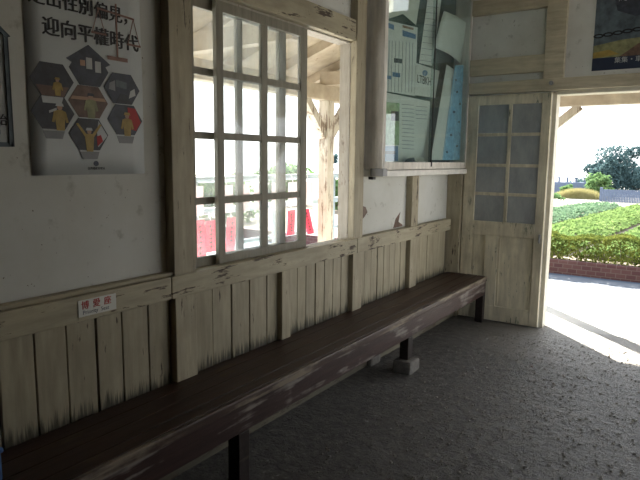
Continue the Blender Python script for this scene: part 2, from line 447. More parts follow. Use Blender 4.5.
# --- window with two sliding sashes
win = empty('window_1', (-2.13, 2.7, .93)); tag(win, 'timber window with two overlapping sliding sashes, open at its right end', 'window', kind='structure')
b = MB()
b.box(OUTX - .02, XW + .03, WY0 - .02, WY1 - .006, .905, .935, .004)               # sill
b.build('sill', M['jamb'], win)
b = MB()
b.box(OUTX - .004, XW + .01, WY1 - .010, WY1 - .002, .935, 2.285, .003); b.box(OUTX - .02, XW + .004, WY0 + .0, WY0 + .025, .935, 2.285, .003)
b.box(OUTX - .02, XW + .004, WY0 + .025, WY1 - .01, 2.275, 2.30, .003)
b.build('jamb', M['jamb'], win)
b = MB()
for x in (-2.112, -2.146, -2.175): b.box(x - .0035, x + .0035, WY0 + .03, WY1 - .035, .935, .943)
b.build('sliding_track', M['white_frame'], win)
def sash(y0, y1, xf, name, bars):
    x0 = xf - .028
    b = MB()
    b.box(x0, xf, y0, y0 + .048, .944, 2.285, .003); b.box(x0, xf, y1 - .065, y1, .944, 2.285, .003)
    b.box(x0, xf, y0 + .048, y1 - .065, .944, .995, .003); b.box(x0, xf, y0 + .048, y1 - .065, 2.225, 2.285, .003)
    o = b.build('sash', M['sash'], win)
    g = MB()
    ym0, ym1 = bars
    g.box(x0 + .004, xf - .003, ym0, ym1, .995, 2.225, .002)
    zs = (1.283, 1.613, 1.927)
    for z in zs: g.box(x0 + .006, xf - .005, y0 + .048, y1 - .065, z - .018, z + .018, .002)
    g.build('glazing_bar', M['sash'], o).matrix_parent_inverse = Matrix()
    zz = [.995] + [v for z in zs for v in (z - .018, z + .018)] + [2.225]
    for (a, c) in ((y0 + .048, ym0), (ym1, y1 - .065)):
        for i in range(4):
            p = MB(); p.box(xf - .016, xf - .013, a, c, zz[2 * i], zz[2 * i + 1])
            p.build('pane', M['dusty'], o).matrix_parent_inverse = Matrix()
    return o
# the sash meshes are written in world space; parent offsets are undone here
s1 = sash(2.183, 2.965, -2.106, 'front', (2.535, 2.588))
s2 = sash(2.015, 2.80, -2.143, 'rear', (2.375, 2.42))
for s_ in (s1, s2):
    for ch in s_.children: ch.matrix_parent_inverse = Matrix()

# ------------------------------------------------------------------ bench
bench = empty('bench', (-1.88, 3.1, 0))
tag(bench, 'long dark brown slatted wooden bench along the panelled wall under the window', 'bench')
ZB = .43; BX0, BX1, BY0, BY1 = -2.078, -1.70, -.9, 5.30
def slat(x0, x1, z, tilt=0):
    b = MB()
    N = 26
    for i in range(1): b.box(x0, x1, BY0, BY1, z - .03, z, .004)
    return b.build('seat_slat', M['bench'], bench)
slat(-2.076, -1.985, ZB - .002); slat(-1.979, -1.878, ZB); slat(-1.872, -1.772, ZB + .001); slat(-1.766, -1.70, ZB)
b = MB(); b.box(-1.733, -1.688, BY0, BY1, ZB - .175, ZB - .031, .006)
b.build('front_apron', M['bench_front'], bench)
b = MB(); b.box(-1.699, -1.676, BY0, BY1, ZB - .045, ZB - .002, .008); b.build('nosing', M['bench_edge'], bench)
b = MB(); b.box(-2.07, -2.03, BY0, BY1, ZB - .16, ZB - .033, .004); b.build('back_rail', M['bench_leg'], bench)
for y in (.25, 1.89, 3.66, 5.25):
    for x in (-1.715, -2.03):
        z0 = .095 if y in (.25, 3.66) else 0
        l = MB(); l.box(x - .036, x + .032, y - .036, y + .036, z0, ZB - .174 if x > -1.9 else ZB - .16, .004, .002)
        lo = l.build('leg', M['bench_leg'], bench)
        if z0:
            f = MB(); f.box(x - .07, x + .075, y - .075, y + .075, 0, z0, .018, .008)
            fo = f.build('stone_footing', M['stone'], lo); fo.matrix_parent_inverse = Matrix(); fo['label'] = 'rough grey stone block under a leg'
    c = MB(); c.box(-2.03, -1.70, y - .03, y + .03, ZB - .1, ZB - .032); c.build('cross_bearer', M['bench_leg'], bench)

# blue box at the near end of the bench
bx = empty('storage_box', (-1.96, .78, ZB))
tag(bx, 'blue plastic box on the near end of the bench, at the left picture edge', 'box')
b = MB(); b.box(-2.06, -1.87, .62, .905, ZB + .002, ZB + .10, .008); b.build('body', M['blue_plastic'], bx)
b = MB(); b.box(-2.065, -1.865, .615, .91, ZB + .10, ZB + .115, .004); b.build('lid', M['blue_plastic'], bx)

# ------------------------------------------------------------------ flat printing on wall things
def wall_pts(pxs, x=XW):
    return [tuple(at(px, py, 0, x)) for px, py in pxs]
def yz_slab(mb, pts, x, t):
    mb.slab([(x, y, z) for (y, z) in pts], (t, 0, 0))
def text_mesh(body, size, name, mat, parent, origin, xdir, ydir, thick=.0006, align='LEFT', bold=0.0, twice=0.0):
    cu = bpy.data.curves.new(name, 'FONT'); cu.body = body; cu.size = size; cu.align_x = align
    cu.extrude = thick; cu.offset = bold; cu.resolution_u = 3
    tmp = bpy.data.objects.new(name + '_tmp', cu); COL.objects.link(tmp)
    bpy.context.view_layer.update()
    me = bpy.data.meshes.new_from_object(tmp.evaluated_get(bpy.context.evaluated_depsgraph_get()))
    bpy.data.objects.remove(tmp); bpy.data.curves.remove(cu)
    X = Vector(xdir); Yv = Vector(ydir); Z = X.cross(Yv)
    me.materials.clear()
    if twice:
        bm = bmesh.new(); bm.from_mesh(me)
        g = bmesh.ops.duplicate(bm, geom=bm.verts[:] + bm.edges[:] + bm.faces[:])
        bmesh.ops.translate(bm, verts=[v for v in g['geom'] if isinstance(v, bmesh.types.BMVert)], vec=(twice, twice * .4, .0002))
        bm.to_mesh(me); bm.free()
    Mx = Matrix(((X.x, Yv.x, Z.x, origin[0]), (X.y, Yv.y, Z.y, origin[1]), (X.z, Yv.z, Z.z, origin[2]), (0, 0, 0, 1)))
    me.transform(Mx)
    return new_obj(name, me, mat, parent)
WX, WZ = (0, 1, 0), (0, 0, 1)      # reading direction on the window wall

# --- large poster with seven hexagonal pictures
post = empty('poster', (XW, 1.457, 1.43))
tag(post, 'white poster with black headline and seven hexagonal pictures on the plaster', 'poster')
px0, px1, pz0, pz1 = 1.198, 1.716, 1.428, 2.30
b = MB()
NY, NZ = 8, 10
grid = [[b.bm.verts.new((XW + .003 + .0012 * math.sin(i * 1.3 + j * .9), px0 + (px1 - px0) * i / NY, pz0 + (pz1 - pz0) * j / NZ)) for j in range(NZ + 1)] for i in range(NY + 1)]
for i in range(NY):
    for j in range(NZ): b.bm.faces.new((grid[i][j], grid[i + 1][j], grid[i + 1][j + 1], grid[i][j + 1]))
sheet = b.build('sheet', M['poster_white'], post, True)
sm = sheet.modifiers.new('thick', 'SOLIDIFY'); sm.thickness = .0012; sm.offset = 0
XPp = XW + .0052
text_mesh('走出性別偏見，', .068, 'headline', M['ink'], post, (XPp, 1.214, 2.058), WX, WZ, twice=.0035)
text_mesh('迎向平權時代', .073, 'headline', M['ink'], post, (XPp, 1.262, 1.954), WX, WZ, twice=.004)
HEX = [('upper_picture', tuple(at(88.5, 70, 0, XW))[1:], 'dusk_print', True), ('left_picture', tuple(at(51.5, 80, 0, XW))[1:], 'dark_print', False), ('right_picture', tuple(at(121.5, 89, 0, XW))[1:], 'dusk_print', False),
       ('middle_picture', tuple(at(88, 102, 0, XW))[1:], 'brown_print', False), ('lower_left_picture', tuple(at(52.5, 112.5, 0, XW))[1:], 'dark_print', False), ('lower_right_picture', tuple(at(124.5, 120, 0, XW))[1:], 'dusk_print', False), ('bottom_picture', tuple(at(88.5, 134.5, 0, XW))[1:], 'dark_print', False)]
hr, hz = .089, .0625
for k, (nm, (cy, cz), mk, house) in enumerate(HEX):
    b = MB()
    hexp = [(cy + hr, cz), (cy + hr * .52, cz + hz), (cy - hr * .52, cz + hz), (cy - hr, cz), (cy - hr * .52, cz - hz), (cy + hr * .52, cz - hz)]
    if house: hexp = [(cy + hr * 1.12, cz + .032), (cy, cz + hz * 1.55), (cy - hr * 1.12, cz + .032), (cy - hr * .85, cz + .02), (cy - hr, cz), (cy - hr * .52, cz - hz), (cy + hr * .52, cz - hz), (cy + hr, cz), (cy + hr * .85, cz + .02)]
    yz_slab(b, hexp, XPp - .001, .0012)
    pic = b.build('picture', M[mk], post)
    def bit(pts, m, lift):
        q = MB(); yz_slab(q, [(cy + u * hr, cz + v * hz) for u, v in pts], XPp + lift, .0004); return q
    def man(u, v, s, cloth, hat, arms='down', up=None):
        q = MB(); q.mi = 0
        yz_slab(q, [(cy + (u + a * s) * hr, cz + (v + c * s) * hz) for a, c in ((-.16, -.8), (.16, -.8), (.22, .05), (.12, .28), (-.12, .28), (-.22, .05))], XPp + .0009, .0005)
        if arms == 'up':
            for sg in (-1, 1): yz_slab(q, [(cy + (u + a * s) * hr, cz + (v + c * s) * hz) for a, c in ((sg * .12, .22), (sg * .2, .05), (sg * .62, .85), (sg * .52, .9))][::sg], XPp + .0009, .0005)
        else:
            for sg in (-1, 1): yz_slab(q, [(cy + (u + a * s) * hr, cz + (v + c * s) * hz) for a, c in ((sg * .14, .25), (sg * .24, .2), (sg * .34, -.35), (sg * .24, -.38))][::sg], XPp + .0009, .0005)
        q.mi = 1
        yz_slab(q, [(cy + (u + .11 * s * math.cos(t)) * hr, cz + (v + .42 * s + .15 * s * math.sin(t)) * hz) for t in [i * math.pi / 5 for i in range(10)]], XPp + .0010, .0005)
        q.mi = 2
        yz_slab(q, [(cy + (u + a * s) * hr, cz + (v + c * s) * hz) for a, c in ((-.17, .48), (.17, .48), (.12, .64), (-.12, .64))], XPp + .0012, .0005)
        q.build('figure', [M[cloth], M['skin'], M[hat]], pic).matrix_parent_inverse = Matrix()
    if k == 0:
        for (a, c, mm) in (((-.15, .15), (.75, .05), 'pale_print'), ((.3, .6), (.6, -.1), 'pale_print')):
            bit([(a[0], c[1]), (a[1], c[1]), (a[1], c[0]), (a[0], c[0])], mm, .0004).build('cab_window', M[mm], pic).matrix_parent_inverse = Matrix()
        bit([(-.6, -.8), (-.1, -.85), (-.05, -.1), (-.3, .2), (-.6, -.1)], 'lightblue', .0005).build('figure', M['dusk_print'], pic).matrix_parent_inverse = Matrix()
        bit([(-.45, .2), (-.2, .2), (-.2, .55), (-.45, .55)], 'skin', .0006).build('face', M['skin'], pic).matrix_parent_inverse = Matrix()
    elif k == 1:
        bit([(-.75, -.35), (.75, -.35), (.5, -.95), (-.5, -.95)], 'olive', .0004).build('meadow', M['brown_print'], pic).matrix_parent_inverse = Matrix()
        man(.22, -.3, .75, 'yellow', 'yellow')
    elif k == 2:
        bit([(-.35, .1), (.25, .0), (.25, .45), (-.35, .55)], 'slate', .0004).build('train_front', M['slate'], pic).matrix_parent_inverse = Matrix()
        bit([(-.75, -.1), (-.4, -.2), (-.4, .5), (-.7, .3)], 'slate', .0004).build('signal_hut', M['grey_ink'], pic).matrix_parent_inverse = Matrix()
        bit([(-.4, -.95), (.5, -.95), (.3, -.4), (-.1, -.3)], 'dark_print', .0004).build('carriage', M['dark_print'], pic).matrix_parent_inverse = Matrix()
        bit([(.35, -.6), (.75, -.35), (.7, .1), (.45, -.1)], 'pale_print', .0004).build('signal', M['pale_print'], pic).matrix_parent_inverse = Matrix()
    elif k == 3:
        bit([(-.9, .1), (.9, .1), (.8, .3), (-.8, .3)], 'pale_print', .0004).build('platform', M['skin'], pic).matrix_parent_inverse = Matrix()
        man(.1, -.15, 1.1, 'olive', 'dark_print')
    elif k == 4:
        bit([(-.45, .55), (.4, .55), (.5, .95), (-.5, .95)], 'pale_print', .0004).build('cloud_bank', M['pale_print'], pic).matrix_parent_inverse = Matrix()
        man(.3, -.15, 1.15, 'yellow', 'pale_print')
        bit([(-.2, -.05), (.15, .15), (.15, .3), (-.2, .1)], 'pale_print', .0016).build('lamp', M['pale_print'], pic).matrix_parent_inverse = Matrix()
    elif k == 5:
        bit([(.2, -.6), (.6, -.7), (.9, -.1), (.6, .8), (.15, .85)], 'red', .0004).build('red_engine', M['red'], pic).matrix_parent_inverse = Matrix()
        man(.1, -.2, 1.1, 'yellow', 'yellow')
    else:
        bit([(.45, -.8), (.95, -.05), (.5, .9), (.4, .2)], 'pale_print', .0004).build('engine_nose', M['pale_print'], pic).matrix_parent_inverse = Matrix()
        bit([(.4, -.75), (.7, -.4), (.6, .0), (.38, -.1)], 'red', .0006).build('red_stripe', M['red'], pic).matrix_parent_inverse = Matrix()
        man(0, -.25, 1.05, 'yellow', 'pale_print', 'up')
    if k in (4, 5, 6):
        q = MB(); yz_slab(q, [(cy - hr * .5, cz - hz - .006), (cy + hr * .5, cz - hz - .006), (cy + hr * .38, cz - hz - .036), (cy - hr * .38, cz - hz - .036)], XPp - .001, .0008)
        q.build('mirrored_picture', M['grey_ink'], post)
# balance scale drawn over the headline
b = MB()
sy, sz = 1.592, 1.995
for seg in (((sy, sz - .09), (sy, sz + .13), .004), ((sy - .09, sz + .095), (sy + .09, sz + .085), .004), ((sy - .05, sz - .09), (sy + .05, sz - .09), .008),
            ((sy - .085, sz + .092), (sy - .115, sz + .0), .0016), ((sy - .085, sz + .092), (sy - .055, sz + .0), .0016), ((sy + .085, sz + .085), (sy + .055, sz - .02), .0016), ((sy + .085, sz + .085), (sy + .115, sz - .02), .0016),
            ((sy - .12, sz - .002), (sy - .05, sz - .002), .004), ((sy + .05, sz - .022), (sy + .12, sz - .022), .004)):
    (a0, a1), (c0, c1), w = seg
    d = Vector((c0 - a0, c1 - a1)).normalized(); pn = Vector((-d.y, d.x)) * w
    yz_slab(b, [(a0 + pn.x, a1 + pn.y), (a0 - pn.x, a1 - pn.y), (c0 - pn.x, c1 - pn.y), (c0 + pn.x, c1 + pn.y)], XPp + .0008, .0005)
b.build('balance_scale', M['copper'], post)
b = MB(); yz_slab(b, [(1.47 + .012 * math.cos(t), 1.473 + .011 * math.sin(t)) for t in [i * math.pi / 8 for i in range(16)]], XPp - .001, .0008); b.build('emblem', M['navy'], post)
text_mesh('臺灣鐵路管理局', .0115, 'small_print', M['ink'], post, (XPp - .001, 1.43, 1.449), WX, WZ)

# --- gable-topped sign at the left picture edge
sg = empty('station_sign', (XW, 1.0, 1.53))
tag(sg, 'grey gable-topped framed sign cut by the left picture edge, beside the poster', 'sign')
b = MB(); yz_slab(b, [(.86, 1.535), (1.128, 1.535), (1.128, 1.915), (.994, 2.03), (.86, 1.915)], XW, .012); b.build('board', M['pale_print'], sg)
b = MB()
for (a, c) in (((.86, 1.54), (1.128, 1.54)), ((1.122, 1.535), (1.122, 1.915)), ((.866, 1.535), (.866, 1.915)), ((1.132, 1.912), (.994, 2.03)), ((.856, 1.912), (.994, 2.03))):
    b.beam((XW + .01, *a), (XW + .01, *c), .016, .012, up=(1, 0, 0), bev=.002)
b.build('frame', M['slate'], sg)
b = MB(); yz_slab(b, [(.90, 1.71), (1.085, 1.71), (1.085, 1.87), (1.06, 1.87), (.994, 1.93), (.90, 1.87)], XW + .012, .001); b.build('picture', M['dusk_print'], sg)
text_mesh('車站始', .042, 'lettering', M['ink'], sg, (XW + .0135, .985, 1.61), WX, WZ, twice=.002)
text_mesh('STATION', .024, 'lettering', M['ink'], sg, (XW + .0135, .985, 1.575), WX, WZ)

# --- priority seat sign screwed to the rail
ps = empty('priority_seat_sign', (XT + .012, 1.40, .87))
tag(ps, 'small white priority seat sign with red characters on the chair rail', 'sign')
XS = XT + .0125
b = MB(); b.box(XS, XS + .003, 1.316, 1.492, .866, .934, .0012); b.build('plate', M['paper'], ps)
for i, ch_ in enumerate('博愛座'):
    text_mesh(ch_, .036, 'character', M['red'], ps, (XS + .0032, 1.328 + i * .052, .899), WX, WZ, twice=.0012)
text_mesh('Priority  Seat', .023, 'lettering', M['slate'], ps, (XS + .0032, 1.334, .875), WX, WZ)

# ------------------------------------------------------------------ notice cabinet and what is in it
cab = empty('notice_cabinet', (-2.03, 4.5, 1.4))
tag(cab, 'white glazed notice cabinet with sliding glass fronts on the wall right of the window', 'cabinet')
CX, CY0, CY1, CZ0, CZ1 = -1.945, 3.655, 5.335, 1.43, 3.02
b = MB()
b.box(XW + .001, CX, CY0, CY0 + .022, CZ0, CZ1, .003); b.box(XW + .001, CX, CY1 - .022, CY1, CZ0, CZ1, .003)
b.box(XW + .001, CX, CY0 + .022, CY1 - .022, CZ0, CZ0 + .02, .002); b.box(XW + .001, CX, CY0 + .022, CY1 - .022, CZ1 - .02, CZ1, .002)
b.build('case', M['cabinet'], cab)
b = MB(); b.box(XW + .001, XW + .008, CY0 + .022, CY1 - .022, CZ0 + .02, CZ1 - .02); b.build('backing', M['teal_felt'], cab)
b = MB(); b.box(XW + .001, CX + .015, CY0 - .012, CY1 + .005, CZ0 - .05, CZ0 - .004, .006); b.build('ledge', M['white_frame'], cab)
b = MB(); b.box(XW + .08, CX + .022, CY0 - .02, CY0 + .045, CZ0 - .045, CZ0 + .01, .004); b.build('corner_bracket', M['metal'], cab)
b = MB(); b.box(XW + .06, XW + .10, CY0 - .01, CY0 + .03, CZ0 - .07, CZ0 - .045, .004); b.build('hinge', M['black'], cab)
ymid = 4.50
for (y0, y1, xg) in ((CY0 + .022, ymid + .02, CX - .004), (ymid - .02, CY1 - .022, CX - .014)):
    g = MB(); g.box(xg - .002, xg + .002, y0, y1, CZ0 + .05, CZ1 - .02); go = g.build('glass_door', M['case_glass'], cab)
    f = MB(); f.box(xg - .005, xg + .007, y0, y1, CZ0 + .02, CZ0 + .055, .002); f.build('bottom_rail', M['cabinet'], go).matrix_parent_inverse = Matrix()
b = MB(); b.box(CX - .004, CX + .002, ymid + .012, ymid + .018, CZ0 + .05, CZ1 - .02); b.box(CX - .004, CX + .008, ymid + .0, ymid + .02, CZ0 + .02, CZ0 + .075, .002)
b.build('door_edge', M['black'], cab)
b = MB(); b.box(CX - .02, CX + .001, CY0 + .02, CY0 + .042, CZ0 + .02, CZ1 - .02, .002); b.build('front_stile', M['cabinet'], cab)

def sheet_px(name, pxs, x, mat, label, cat='paper', bits=(), curl=0.0, group=None):
    pts = [at(px, py, 0, x) for px, py in pxs]
    cen = sum(pts, Vector()) / len(pts)
    e = empty(name, tuple(cen)); tag(e, label, cat, group)
    b = MB(); b.slab([tuple(p) for p in pts], (.0012, 0, 0)); b.build('sheet', mat, e)
    for (nm, bp, m) in bits:
        many = nm in ('ruled_column', 'ruled_line', 'text_line')
        q = MB()
        for poly in bp:
            q.slab([tuple(at(px, py, 0, x + .0014)) for px, py in poly], (.0005, 0, 0))
            if not many: q.build(nm, m, e); q = MB()
        if many: q.build(nm, m, e)
    return e
def R(x0, y0, x1, y1): return [(x0, y0), (x1, y0 + .0), (x1, y1), (x0, y1)]
XB = XW + .010
sheet_px('notice_sheet', [(385, -12), (421, -8), (416, 25), (403, 14), (385, 20)], XB, M['paper2'], 'cream notice sheet at top left of the cabinet above the timetable', 'notice')
tl = [[(x, 40 + (x - 386) * .1), (x + .5, 40 + (x - 386) * .1), (x - .6, 92), (x - 1.1, 92)] for x in (389, 392, 395.5, 399, 402.5, 406, 409.5, 412.5)]
e = sheet_px('timetable', [(386, 20), (417.5, 27.5), (415, 96), (384, 91)], XB + .003, M['paper'], 'white timetable with blue header bars and ruled columns in cabinet', 'timetable', (
    ('ruled_column', tl, M['grey_ink']),
    ('header_bar', [[(386.5, 22), (394, 25), (394, 30), (386.5, 27)], [(402.5, 30), (416, 34.5), (415.6, 39), (402.5, 36)]], M['blue_ink']),
    ('heading', [[(402.5, 25), (413.5, 28), (413.5, 30), (402.5, 27.5)]], M['brown_ink']),
    ('stamp', [[(394, 58), (402, 59), (402, 63.5), (394, 62.5)]], M['slate']),
    ('highlight_bar', [[(384.5, 75), (391.5, 76), (391.5, 79.5), (384.5, 78.5)], [(392.5, 72), (400, 73), (400, 77.5), (392.5, 76.5)]], M['blue_ink'])))
sheet_px('fare_strip', [(429, -12), (443, -12), (432, 66), (419, 63)], XB + .006, M['paper'], 'long narrow white fare strip crossing the join of the glass fronts', 'paper', (
    ('ruled_line', [[(426.0 - (y - 10) * .12, y), (438 - (y - 10) * .13, y + 1.5), (438 - (y - 10) * .13, y + 2), (426 - (y - 10) * .12, y + .5)] for y in range(6, 62, 6)], M['grey_ink']),))
e = sheet_px('envelope', [(416, 63), (439.5, 71), (435, 98), (414.5, 95)], XB + .009, M['paper'], 'tilted white sheet with round logo and dark lettering in cabinet', 'paper', (
    ('logo', [[(425 + 2.6 * math.cos(t), 73 + 2.9 * math.sin(t)) for t in [i * math.pi / 7 for i in range(14)]]], M['blue_ink']),
    ('logo_ring', [[(425 + 1.3 * math.cos(t), 73 + 1.4 * math.sin(t)) for t in [i * math.pi / 7 for i in range(14)]]], M['paper'])))
o_ = at(417, 82.5, 0, XB + .012); d_ = (at(434, 86.5, 0, XB + .012) - o_).normalized(); uu = Vector((1, 0, 0)).cross(d_).normalized()
text_mesh('LTBKH', .095, 'lettering', M['ink'], e, tuple(o_), tuple(d_), tuple(uu))
tls = [[(402, y), (414, y + .9), (414, y + 1.5), (402, y + .6)] for y in range(104, 150, 4)] + [[(416, y), (427, y + .8), (427, y + 1.4), (416, y + .6)] for y in range(106, 122, 4)]
sheet_px('information_sheet', [(383.5, 92), (430, 101.5), (428, 162), (381.5, 162)], XB + .001, M['paper'], 'large white information sheet with green photo and text lines, bottom left of cabinet', 'notice', (
    ('photo', [[(384, 102), (399.5, 103), (399, 145), (383, 145)]], M['green_print']),
    ('sky_photo', [[(391, 111), (399, 111.5), (399, 121), (391, 120.5)]], M['dusk_print']),
    ('text_line', tls, M['grey_ink'])))
sheet_px('blue_card', [(381.5, 146), (398, 146), (398, 161), (381.5, 161.5)], XB + .02, M['navy'] if False else M['blue_ink'], 'small blue card standing in the bottom left corner of cabinet', 'card', (
    ('print', [[(384, 151), (395, 151), (395, 154), (384, 154)]], M['navy']),))
# curled white paper in the right half
def curled(name, pxs, x0, bulge, mat, label, cat):
    a, b_, c, d = [at(px, py, 0, x0) for px, py in pxs]
    e = empty(name, tuple((a + b_ + c + d) / 4)); tag(e, label, cat)
    mb = MB(); N = 8; P = []
    for i in range(N + 1):
        row = []
        for j in range(N + 1):
            u, v = i / N, j / N
            p = (a * (1 - u) + b_ * u) * (1 - v) + (d * (1 - u) + c * u) * v
            p = p + Vector((bulge * (math.sin(u * 3.1) * .5 + .9 * (u ** 3) * (1 - v)), 0, .01 * math.sin(v * 7 + u * 3)))
            row.append(mb.bm.verts.new(p))
        P.append(row)
    for i in range(N):
        for j in range(N): mb.bm.faces.new((P[i][j], P[i + 1][j], P[i + 1][j + 1], P[i][j + 1]))
    o = mb.build('sheet', mat, e, True); s_ = o.modifiers.new('thick', 'SOLIDIFY'); s_.thickness = .001
    return e
curled('loose_sheet', [(444, 11), (464.5, 25), (460.5, 63), (433, 48)], CX - .088, .04, M['paper'], 'curled blank white sheet at the upper right of the cabinet', 'paper')
# folded map leaning in the right half: white flap and blue printed face
fm = empty('folded_map', tuple(at(450, 160, 0, CX - .05))); tag(fm, 'tall folded map with blue face and white flap leaning in cabinet', 'map')
def fold(pxs, xs, nm, m):
    pts = [at(px, py, 0, x) for (px, py), x in zip(pxs, xs)]
    b = MB(); b.slab([tuple(p) for p in pts], (.0015, 0, 0)); return b.build(nm, m, fm)
fold([(446.5, 64.5), (456, 71), (442.5, 160), (430.5, 160)], [CX - .09, CX - .04, CX - .035, CX - .07], 'white_flap', M['paper'])
fold([(455, 65.5), (463.5, 65), (459.5, 160), (442, 160)], [CX - .041, CX - .05, CX - .05, CX - .036], 'printed_face', M['lightblue'])
for (px, py, r) in ((457, 92, 1.2), (460, 104, 1.0), (454, 112, 1.3), (459, 122, 1.0), (451, 135, 1.2), (457, 146, 1.1), (447, 152, 1.2), (456, 80, 1.0)):
    b = MB(); b.slab([tuple(at(px + r * math.cos(t), py + r * math.sin(t), 0, CX - .036)) for t in [i * math.pi / 4 for i in range(8)]], (.0008, 0, 0))
    b.build('map_symbol', M['navy'], fm)
# crumpled scraps on the cabinet floor
for k, (px, lab, mt) in enumerate(((411, 'dark crumpled paper scrap at the foot of the information sheet', 'slate'), (420, 'pale crumpled paper scrap beside the join of the glass fronts', 'paper2'))):
    c = at(px, 158, 0, XB + .06); c.z = CZ0 + .02
    b = MB(); r = bmesh.ops.create_icosphere(b.bm, subdivisions=2, radius=1.0)
    for v in r['verts']:
        s_ = random.uniform(.7, 1.15)
        v.co = Vector((v.co.x * .03 * s_, v.co.y * .085 * s_, v.co.z * .034 * s_)) + c + Vector((0, 0, .04))
    o = b.build('crumpled_paper', M[mt]); tag(o, lab, 'paper')

# ------------------------------------------------------------------ poster on the end wall
YP = YE - .003
ep = empty('travel_poster', (-.4, YP, 2.23)); tag(ep, 'dark landscape poster with chain and navy footer above the doorway', 'poster')
def xz(b, pts, y, t=.001): b.slab([(x, y, z) for x, z in pts], (0, -t, 0))
PX0, PX1, PZ0, PZ1 = -.915, -.35, 2.248, 2.86
b = MB(); xz(b, [(PX0, PZ0), (PX1, PZ0), (PX1, PZ1), (PX0, PZ1)], YP, .002); b.build('sheet', M['slate'], ep)
b = MB(); xz(b, [(PX0 + .003, PZ0 + .10), (PX1, PZ0 + .10), (PX1, PZ0 + .25), (PX0 + .2, PZ0 + .23), (PX0 + .003, PZ0 + .20)], YP - .002); b.build('meadow', M['olive'], ep)
b = MB(); xz(b, [(PX0 + .003, PZ0 + .10), (PX0 + .2, PZ0 + .12), (PX0 + .12, PZ0 + .16), (PX0 + .003, PZ0 + .145)], YP - .0031); b.build('sunlit_field', M['yellow'], ep)
b = MB(); xz(b, [(PX0 + .2, PZ0 + .10), (PX1, PZ0 + .10), (PX1, PZ0 + .24), (PX0 + .33, PZ0 + .19)], YP - .0032); b.build('red_hill', M['brown_print'], ep)
b = MB(); xz(b, [(PX0 + .12, PZ0 + .62), (PX0 + .16, PZ0 + .46), (PX0 + .3, PZ0 + .40), (PX1, PZ0 + .46), (PX1, PZ0 + .612), (PX0 + .12, PZ0 + .612)], YP - .002); b.build('pale_sky', M['dusk_print'], ep)
b = MB(); xz(b, [(PX0, PZ0 + .0), (PX1, PZ0), (PX1, PZ0 + .10), (PX0, PZ0 + .10)], YP - .002, .0016); b.build('footer', M['navy'], ep)
b = MB()
for i in range(8):
    cx = PX0 + .035 + i * .07; cz = PZ0 + .275 + .006 * i
    ring = [(cx + .04 * math.cos(t), cz + .018 * math.sin(t)) for t in [k * math.pi / 6 for k in range(12)]]
    inn = [(cx + .024 * math.cos(t), cz + .008 * math.sin(t)) for t in [k * math.pi / 6 for k in range(12)]]
    for k in range(12):
        k2 = (k + 1) % 12; xz(b, [ring[k], ring[k2], inn[k2], inn[k]], YP - .0035, .0012)
b.build('chain', M['ink'], ep)
text_mesh('集集・車埕', .05, 'lettering', M['pale_print'], ep, (PX0 + .165, YP - .0042, PZ0 + .055), (1, 0, 0), (0, 0, 1))
text_mesh('綠色隧道', .09, 'headline', M['pale_print'], ep, (PX0 + .16, YP - .0042, PZ0 + .535), (1, 0, 0), (0, 0, 1))
# loose grit and small stones lying on the worn floor
rg = random.Random(11); verts = []; faces = []
for i in range(5200):
    y = rg.uniform(1.3, 5.1); x = rg.uniform(-1.6, 1.2)
    r = .0035 + .008 * rg.random() ** 3; k = len(verts); a0 = rg.uniform(0, 6.28)
    for q in range(5):
        a = a0 + q * 1.2566; verts.append((x + r * rg.uniform(.8, 1.2) * math.cos(a), y + r * rg.uniform(.8, 1.2) * math.sin(a), 0.0))
    for q in range(5):
        a = a0 + q * 1.2566; verts.append((x + r * .55 * math.cos(a) + r * .15, y + r * .55 * math.sin(a), r * rg.uniform(.45, .95)))
    faces += [(k + q, k + (q + 1) % 5, k + 5 + (q + 1) % 5, k + 5 + q) for q in range(5)] + [tuple(k + 5 + q for q in range(5))]
me = bpy.data.meshes.new('gravel'); me.from_pydata(verts, [], faces)
gv = new_obj('gravel', me, plain('grey_grit', (.25, .235, .21), .45, .5, 40)); tag(gv, 'loose grey grit scattered over the worn floor', 'gravel', kind='stuff')

# ------------------------------------------------------------------ porch
GZ = -.02
b = MB(); b.box(-3.75, 4, 5.5, 7.25, GZ - .1, GZ + .012); b.box(-3.75, OUTX, -3, 5.5, GZ - .1, GZ + .012); struct('porch_floor', b, M['concrete'])
b = MB()
# roof boards (sloping) over the front and the side, rafters under them
b.slab([(-3.7, 7.15, 2.34), (4, 7.15, 2.34), (4, 5.49, 2.86), (-2.19, 5.49, 2.86)], (0, 0, .04))
b.slab([(-3.7, 7.15, 2.34), (-2.19, 5.49, 2.86), (-2.19, -3, 2.86), (-3.7, -3, 2.34)], (0, 0, .04))
struct('porch_ceiling', b, M['porch'])
pr = empty('porch_frame', (-3.4, 6.87, 0)); pr['kind'] = 'structure'
b = MB(); b.box(-3.46, 4, 6.81, 6.93, 2.10, 2.25, .006); b.build('front_plate', M['porch'], pr)
b = MB(); b.box(-3.46, -3.34, -3, 6.81, 2.10, 2.25, .006); b.build('side_plate', M['porch'], pr)
b = MB()
for y in [.2 + .62 * i for i in range(9)]:
    b.beam((-3.68, y, 2.30), (-2.25, y, 2.81), .06, .09, bev=.004)
b.build('side_rafter', M['porch'], pr)
b = MB()
for x in [-2.0 + .62 * i for i in range(9)]:
    b.beam((x, 7.12, 2.30), (x, 5.5, 2.81), .06, .09, bev=.004)
b.build('front_rafter', M['porch'], pr)
b = MB()
for y in (1.1, 3.05, 5.06): b.beam((-3.4, y, 2.31), (-2.25, y, 2.31), .09, .13, bev=.004)
b.build('tie_beam', M['porch'], pr)
b = MB(); b.box(-3.77, -3.70, -3, 7.22, 2.22, 2.40); b.box(-3.70, 4, 7.15, 7.22, 2.22, 2.40); b.build('fascia', M['porch'], pr)
